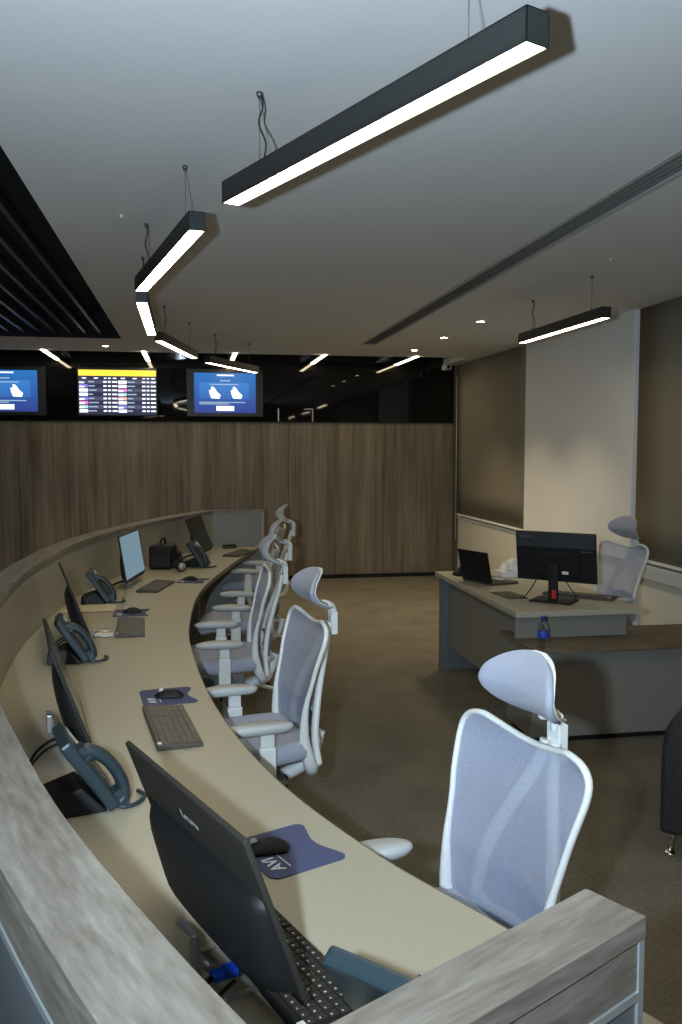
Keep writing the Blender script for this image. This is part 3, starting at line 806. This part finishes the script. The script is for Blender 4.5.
# ------------------------------------------------------------------ desk phones
def make_phone():
    """sitter side is local +X; handset on the local -Y side"""
    t = thing('desk_phone', 'x', 'telephone', (0, 0, .7505), 0, 'dark desk phones')
    # slanted body slab
    T = Matrix.Translation((.105, 0, .012)) @ Matrix.Rotation(math.radians(56), 4, 'Y')   # local -X goes up the slope
    b = MB().box((-.225, -.095, -.020), (.0, .095, .014)); b.build('body', M['phone'], t, bevel=.008, T=T)
    MB().box((-.205, .02, .0145), (-.135, .085, .0155)).build('display', M['grey_pl'], t, T=T)
    k = MB()
    for r in range(4):
        for c_ in range(3): k.box((-.115+r*.026, .005+c_*.028, .0145), (-.097+r*.026, .026+c_*.028, .018))
    k.build('keypad', M['key'], t, T=T)
    # handset: an arch over the slab
    pts = crom([(-.172, -.065, .018), (-.162, -.065, .034), (-.130, -.065, .050), (-.09, -.065, .055), (-.045, -.065, .050), (-.010, -.065, .034), (-.002, -.065, .018)], 6)
    hs = MB().tube(pts, lambda q: .023+.007*abs(2*q-1)**2, 14, flat=.72, up=(0, 0, 1)); hs.box((-.190, -.090, .014), (-.150, -.040, .032)).box((-.035, -.090, .014), (.012, -.040, .034))
    hs.build('handset', M['phone'], t, bevel=.006, T=T)
    # stand wedge
    w = MB().add([(-.065, -.08, 0), (.085, -.08, 0), (.085, .08, 0), (-.065, .08, 0), (-.065, -.07, .045), (.02, -.07, .07), (.02, .07, .07), (-.065, .07, .045)],
                 [(0,3,2,1),(4,5,6,7),(0,1,5,4),(1,2,6,5),(2,3,7,6),(3,0,4,7)]); w.build('stand', M['black_pl'], t, bevel=.004)
    c_ = MB().tube(crom([(.105, -.075, .012), (.13, -.085, .008), (.165, -.07, .008), (.19, -.03, .008), (.18, .01, .008)], 8), .006, 8); c_.build('coiled_cord', M['phone'], t)
    return t
ph = make_phone()
PH = [
    ((-.325, 2.34), 15, 'dark blue grey desk phone with arched handset behind the nearest monitor'),
    ((-.57, 3.99), 6, 'dark desk phone with a curled cord behind the second monitor'),
    ((-.60, 5.50), 0, 'dark desk phone standing upright before the pale blue screen'),
    ((.02, 7.05), -20, 'dark desk phone beside the black bag, in front of the farthest monitor'),
    ((.272, 1.185), 44, 'blue grey desk phone tucked behind the near end of the counter'),
]
for k, (p, a, lab) in enumerate(PH):
    o = ph if k == 0 else dup(ph); place(o, (p[0], p[1], .7505), math.radians(a), lab)

# other things on the curved desk
t = thing('paper_pad', 'flat cream paper sheets lying under the third desk phone', 'paper', (-.60, 5.28, .7505), 0)
MB().box((-.13, -.13, 0), (.15, .11, .006)).build('sheets', M['paper'], t); MB().box((-.13, -.1305, 0), (.15, -.130, .005)).build('cover_edge', mat('red_brown', (.25, .06, .03), .7), t)
pb = t
t = thing('headset_case', 'black padded bag standing on the desk behind the pale screen', 'bag', (-.22, 6.98, .7505), math.radians(-15))
MB().box((-.09, -.10, 0), (.09, .10, .19)).build('body', M['black_pl'], t, bevel=.025, seg=3)
MB().tube(crom([(0, -.06, .185), (0, -.05, .225), (0, 0, .24), (0, .05, .225), (0, .06, .185)], 5), .009, 8).build('handle', M['black_pl'], t)
MB().box((-.07, -.104, .03), (.07, -.0995, .11)).build('pocket', M['dark_pl'], t, bevel=.002)
t = thing('headset', 'black and silver headset lying between the black bag and the phone', 'headset', (-.09, 6.80, .7505), .2)
hb = MB().tube([(0, -.075*math.cos(a*PI/12), .06+.09*math.sin(a*PI/12)) for a in range(13)], .009, 8, flat=1.2); hb.build('headband', M['black_pl'], t)
for s_ in (-1, 1):
    e = MB().lathe([(0, -.014), (.034, -.014), (.042, 0), (.034, .014), (0, .014)], seg=20, T=Matrix.Translation((0, s_*.075, .045)) @ Matrix.Rotation(PI/2, 4, 'X')).build('ear_cup', M['black_pl'], t)
    MB().lathe([(.018, 0), (.030, .0), (.030, .003)], seg=18, T=Matrix.Translation((0, s_*.0895 if s_ < 0 else .0895, .045)) @ Matrix.Rotation(PI/2, 4, 'X')).build('silver_ring', M['steel'], e)
t = thing('stapler', 'small black stapler lying by the far end panel of the counter', 'stapler', (.36, 8.28, .7505), .2)
MB().box((-.07, -.018, 0), (.07, .018, .010)).build('base', M['black_pl'], t, bevel=.003)
MB().box((-.07, -.016, .016), (.06, .016, .036)).tube([(.05, -.012, .012), (.05, .012, .012)], .012, 10).build('arm', M['black_pl'], t, bevel=.006)
t = thing('wire_frame_holder', 'small silver wire holder with white tray beside the third monitor', 'holder', (-.44, 4.50, .7505), 0)
m = MB(); m.tube([(-.05, -.04, .004), (.05, -.04, .004), (.05, .04, .004), (-.05, .04, .004)], .003, 6, closed=True); m.tube([(-.05, -.04, .03), (.05, -.04, .03), (.05, .04, .03), (-.05, .04, .03)], .003, 6, closed=True)
for a_, b_ in ((-.05, -.04), (.05, -.04), (.05, .04), (-.05, .04)): m.tube([(a_, b_, .004), (a_, b_, .03)], .003, 6)
m.build('wires', M['steel'], t); MB().box((-.045, -.035, .005), (.045, .035, .008)).build('tray', M['white'], t)

# ------------------------------------------------------------------ the second desk and its low cabinet
t = thing('office_desk', 'grey rectangular desk with pale beige top by the window wall', 'desk', (1.85, 4.74, 0), 0)
MB().box((0, 0, .716), (.79, 1.70, .75)).build('desk_top', mat('desk_top_beige', (.42, .39, .30), .4), t, bevel=.003)
MB().box((.02, .055, .581), (.72, .078, .715)).build('apron', M['panel_grey'], t, bevel=.002)
MB().box((.085, .08, .19), (.105, 1.60, .715)).build('side_panel', M['panel_grey'], t)
MB().box((.02, 1.60, 0), (.76, 1.645, .715)).build('end_panel', M['outer_grey'], t, bevel=.002)
MB().box((.60, .55, .0), (.62, .60, .715)).build('leg', M['outer_grey'], t)
t = thing('low_cabinet', 'long low grey cabinet with brown wood top in front of the beige desk', 'cabinet', (1.87, 4.52, 0), 0)
MB().box((0, 0, .552), (1.57, .52, .58)).build('cabinet_top', M['ledge_wood'], t, bevel=.002)
MB().box((.035, .10, .04), (1.565, .50, .551)).build('body', M['panel_grey'], t, bevel=.002)
MB().box((.06, .14, 0), (1.54, .46, .039)).build('plinth', M['black_pl'], t)

# monitor on that desk (back to the camera)
u = V((.746, -.666, 0)).normalized(); nrm = V((.666, .746, 0)).normalized()
t = thing('computer_monitor', 'wide black monitor seen from behind on the beige rectangular desk', 'monitor', (2.235, 5.07, .7505), math.atan2(nrm.y, nrm.x))
T = Matrix.Translation((.0, 0, .275)) @ Matrix.Rotation(-math.radians(10), 4, 'Y')
MB().box((-.012, -.253, -.158), (.008, .253, .158)).build('screen_housing', M['black_pl'], t, bevel=.004, T=T)
MB().box((-.016, -.250, .062), (-.0125, .250, .155)).build('upper_strip', mat('slate_strip', (.030, .036, .042), .55), t, bevel=.002, T=T)
MB().box((-.030, -.15, -.12), (-.0125, .15, .04)).build('rear_bulge', M['black_pl'], t, bevel=.010, T=T)
MB().box((.0082, -.246, -.145), (.0088, .246, .150)).build('display', bpy.data.materials['screen_off'], t, T=T)
FT = lambda y, z: T @ frame((0, -1, 0), (0, 0, 1), (-1, 0, 0), (-.0165, y, z))
text_mesh('logo', 'Lenovo', .026, M['logo'], t, FT(.185, .130))
text_mesh('model_print', 'ThinkVision', .016, M['logo'], t, T @ frame((0, -1, 0), (0, 0, 1), (-1, 0, 0), (-.0135, -.195, .045)))
MB().box((-.034, -.085, -.10), (-.0305, -.045, -.082)).build('sticker', M['white'], t, T=T)
MB().box((-.055, -.030, .008), (-.032, .030, .24)).build('stand_arm', M['black_pl'], t, bevel=.006)
MB().box((-.0565, -.022, .02), (-.0555, .004, .075)).build('red_tag', M['red'], t)
MB().box((-.12, -.13, 0), (.08, .13, .010)).build('foot', M['black_pl'], t, bevel=.004)
MB().tube(crom([(-.03, .09, .17), (-.06, .12, .10), (-.05, .17, .03), (-.02, .20, .006), (.06, .24, .006)], 8), .0035, 8).tube(crom([(-.03, -.05, .17), (-.05, -.09, .12), (.0, -.12, .05), (.08, -.10, .006)], 8), .003, 8).build('cable', M['black_pl'], t)
# laptop
t = thing('laptop', 'open dark laptop at the far side of the beige desk, back to the camera', 'laptop', (1.985, 5.83, .7505), math.radians(20))
MB().box((.0, -.165, 0), (.235, .165, .016)).build('base', M['kbody'], t, bevel=.003)
MB().box((.04, -.15, .0162), (.14, .15, .0175)).build('keyboard', M['black_pl'], t)
MB().box((.155, -.05, .0162), (.215, .05, .017)).build('touchpad', M['grey_pl'], t)
T = Matrix.Translation((.0, 0, .012)) @ Matrix.Rotation(-math.radians(12), 4, 'Y')
lid = MB().box((-.005, -.165, 0), (.002, .165, .225)).build('lid', M['black_pl'], t, bevel=.002, T=T)
MB().box((.0022, -.155, .012), (.0026, .155, .215)).build('display', bpy.data.materials['screen_off'], lid, T=T)
# keyboard, mat, phone, tissue box
o = dup(kb); place(o, (2.45, 5.18, .7505), math.radians(48), 'black keyboard behind the wide monitor on the beige desk', 'keyboard on the rectangular desk')
t = thing('desk_mat', 'small dark flat mat beside the wide monitor on the beige desk', 'mat', (2.02, 5.30, .7505), .1)
MB().box((-.07, -.13, 0), (.07, .13, .004)).build('mat_sheet', M['kbody'], t, bevel=.001)
o = MB(); t = thing('conference_phone', 'black low conference phone at the far corner of the beige desk', 'telephone', (2.02, 6.22, .7505), .3)
MB().lathe([(0, 0), (.09, 0), (.095, .012), (.075, .03), (.04, .038), (0, .04)], seg=24).build('body', M['black_pl'], t)
MB().tube(crom([(-.07, -.03, .038), (-.06, -.03, .058), (.0, -.03, .064), (.06, -.03, .058), (.07, -.03, .038)], 5), .014, 10).build('handset', M['black_pl'], t)
t = thing('tissue_box', 'white tissue box with crumpled tissues behind the laptop', 'tissue box', (2.36, 6.10, .7505), .1)
MB().box((-.13, -.065, 0), (.13, .065, .045)).build('box', M['white'], t, bevel=.003)
g = []
rt = random.Random(5)
for i in range(13):
    row = []
    for j in range(17):
        a = 2*PI*j/16; h = i/12
        rad_ = (.075*(1-h)**.6+.012)*(1+.30*math.sin(3*a+h*3)+.18*math.sin(7*a-h*5))
        row.append((rad_*math.cos(a)-.01, rad_*math.sin(a)*.75, .045+.085*h+.012*math.sin(5*a+h*6)))
    g.append(row)
MB().slab(g, .0015).build('tissues', M['white'], t)
# bottle
t = thing('water_bottle', 'small clear plastic water bottle with blue label on the wood cabinet top', 'bottle', (1.940, 4.555, .5805))
MB().lathe([(.0, .0), (.026, .0), (.030, .006), (.029, .03), (.031, .045), (.029, .06), (.031, .10), (.026, .125), (.013, .148), (.012, .158), (.0, .158)], seg=24).build('bottle_body', M['bottle'], t)
MB().lathe([(.0312, .058), (.0318, .060), (.0318, .094), (.0312, .096)], seg=24).build('label_wrap', M['label_blue'], t)
MB().lathe([(0, .1585), (.0145, .1585), (.0145, .178), (.012, .180), (0, .180)], seg=18).build('cap', M['cap_blue'], t)

# ------------------------------------------------------------------ armchair at the right edge
t = thing('armchair', 'dark leather armchair with chrome feet cut off by the right edge', 'armchair', (2.345, 3.407, 0), math.radians(-127))
def arm_pts(z0=.10):
    P = [(0, z0), (.30, z0), (.62, z0), (.65, .28), (.66, .50), (.65, .70), (.55, .745), (.42, .74), (.28, .715), (.16, .68), (.07, .625), (.015, .54), (0, .42), (0, .25)]
    return P
for s_, x0 in ((-1, -.40), (1, .33)):
    P = [V((a, b, 0)) for a, b in arm_pts()[:3]]+crom([(a, b, 0) for a, b in arm_pts()[3:]], 3)
    YZ = Matrix(((0, 0, 1, 0), (1, 0, 0, 0), (0, 1, 0, 0), (0, 0, 0, 1)))
    MB().prism([(p.x-.25, p.y) for p in P], x0, x0+.07, T=YZ).build('arm', M['leather'], t, bevel=.02, seg=3)
MB().box((-.328, -.24, .12), (.328, .34, .30)).build('seat_base', M['leather'], t, bevel=.02)
MB().box((-.322, -.26, .302), (.322, .30, .43)).build('seat_cushion', M['leather'], t, bevel=.035, seg=4)
MB().box((-.328, .30, .13), (.328, .40, .74), T=None).build('backrest', M['leather'], t, bevel=.04, seg=4)
for px_, py_ in ((-.365, -.20), (.365, -.20), (-.365, .33), (.365, .33)):
    MB().tube([(px_, py_, .10), (px_-.012, py_-.01, .018)], .011, 10).lathe([(.0, 0), (.026, 0), (.026, .008), (.010, .018)], (px_-.012, py_-.01, 0), 16).build('foot', M['chrome'], t)

# ------------------------------------------------------------------ light
wd = bpy.data.worlds.new('world'); SC.world = wd; wd.use_nodes = True
wd.node_tree.nodes['Background'].inputs[0].default_value = (.02, .02, .02, 1)
F = 870.
import math as _m
yaw = math.atan(151/870*math.cos(math.atan(64/870))); pit = math.atan(64/870)
cam = bpy.data.cameras.new('camera'); co = bpy.data.objects.new('camera', cam); COL.objects.link(co)
co.location = (0, 0, 1.7); co.rotation_euler = (PI/2-pit, 0, -yaw)
cam.sensor_fit = 'VERTICAL'; cam.sensor_height = 36; cam.sensor_width = 24; cam.lens = F*36/1024
cam.clip_start = .02; SC.camera = co
rgt = V((math.cos(yaw), -math.sin(yaw), 0))
fl = bpy.data.lights.new('camera_flash', 'SPOT'); fl.spot_size = math.radians(135); fl.spot_blend = 1.0; fl.energy = 335; fl.color = (.66, .83, 1.0); fl.shadow_soft_size = .025
fo = bpy.data.objects.new('camera_flash', fl); COL.objects.link(fo)
fo.location = V((0, 0, 1.7))-rgt*.19+V((0, .02, .03)); fo.rotation_euler = (PI/2+math.radians(12), 0, -yaw)

SC.view_settings.view_transform = 'Standard'; SC.view_settings.look = 'None'; SC.view_settings.gamma = 1
SC.view_settings.use_curve_mapping = False
SC.view_settings.exposure = 0.12
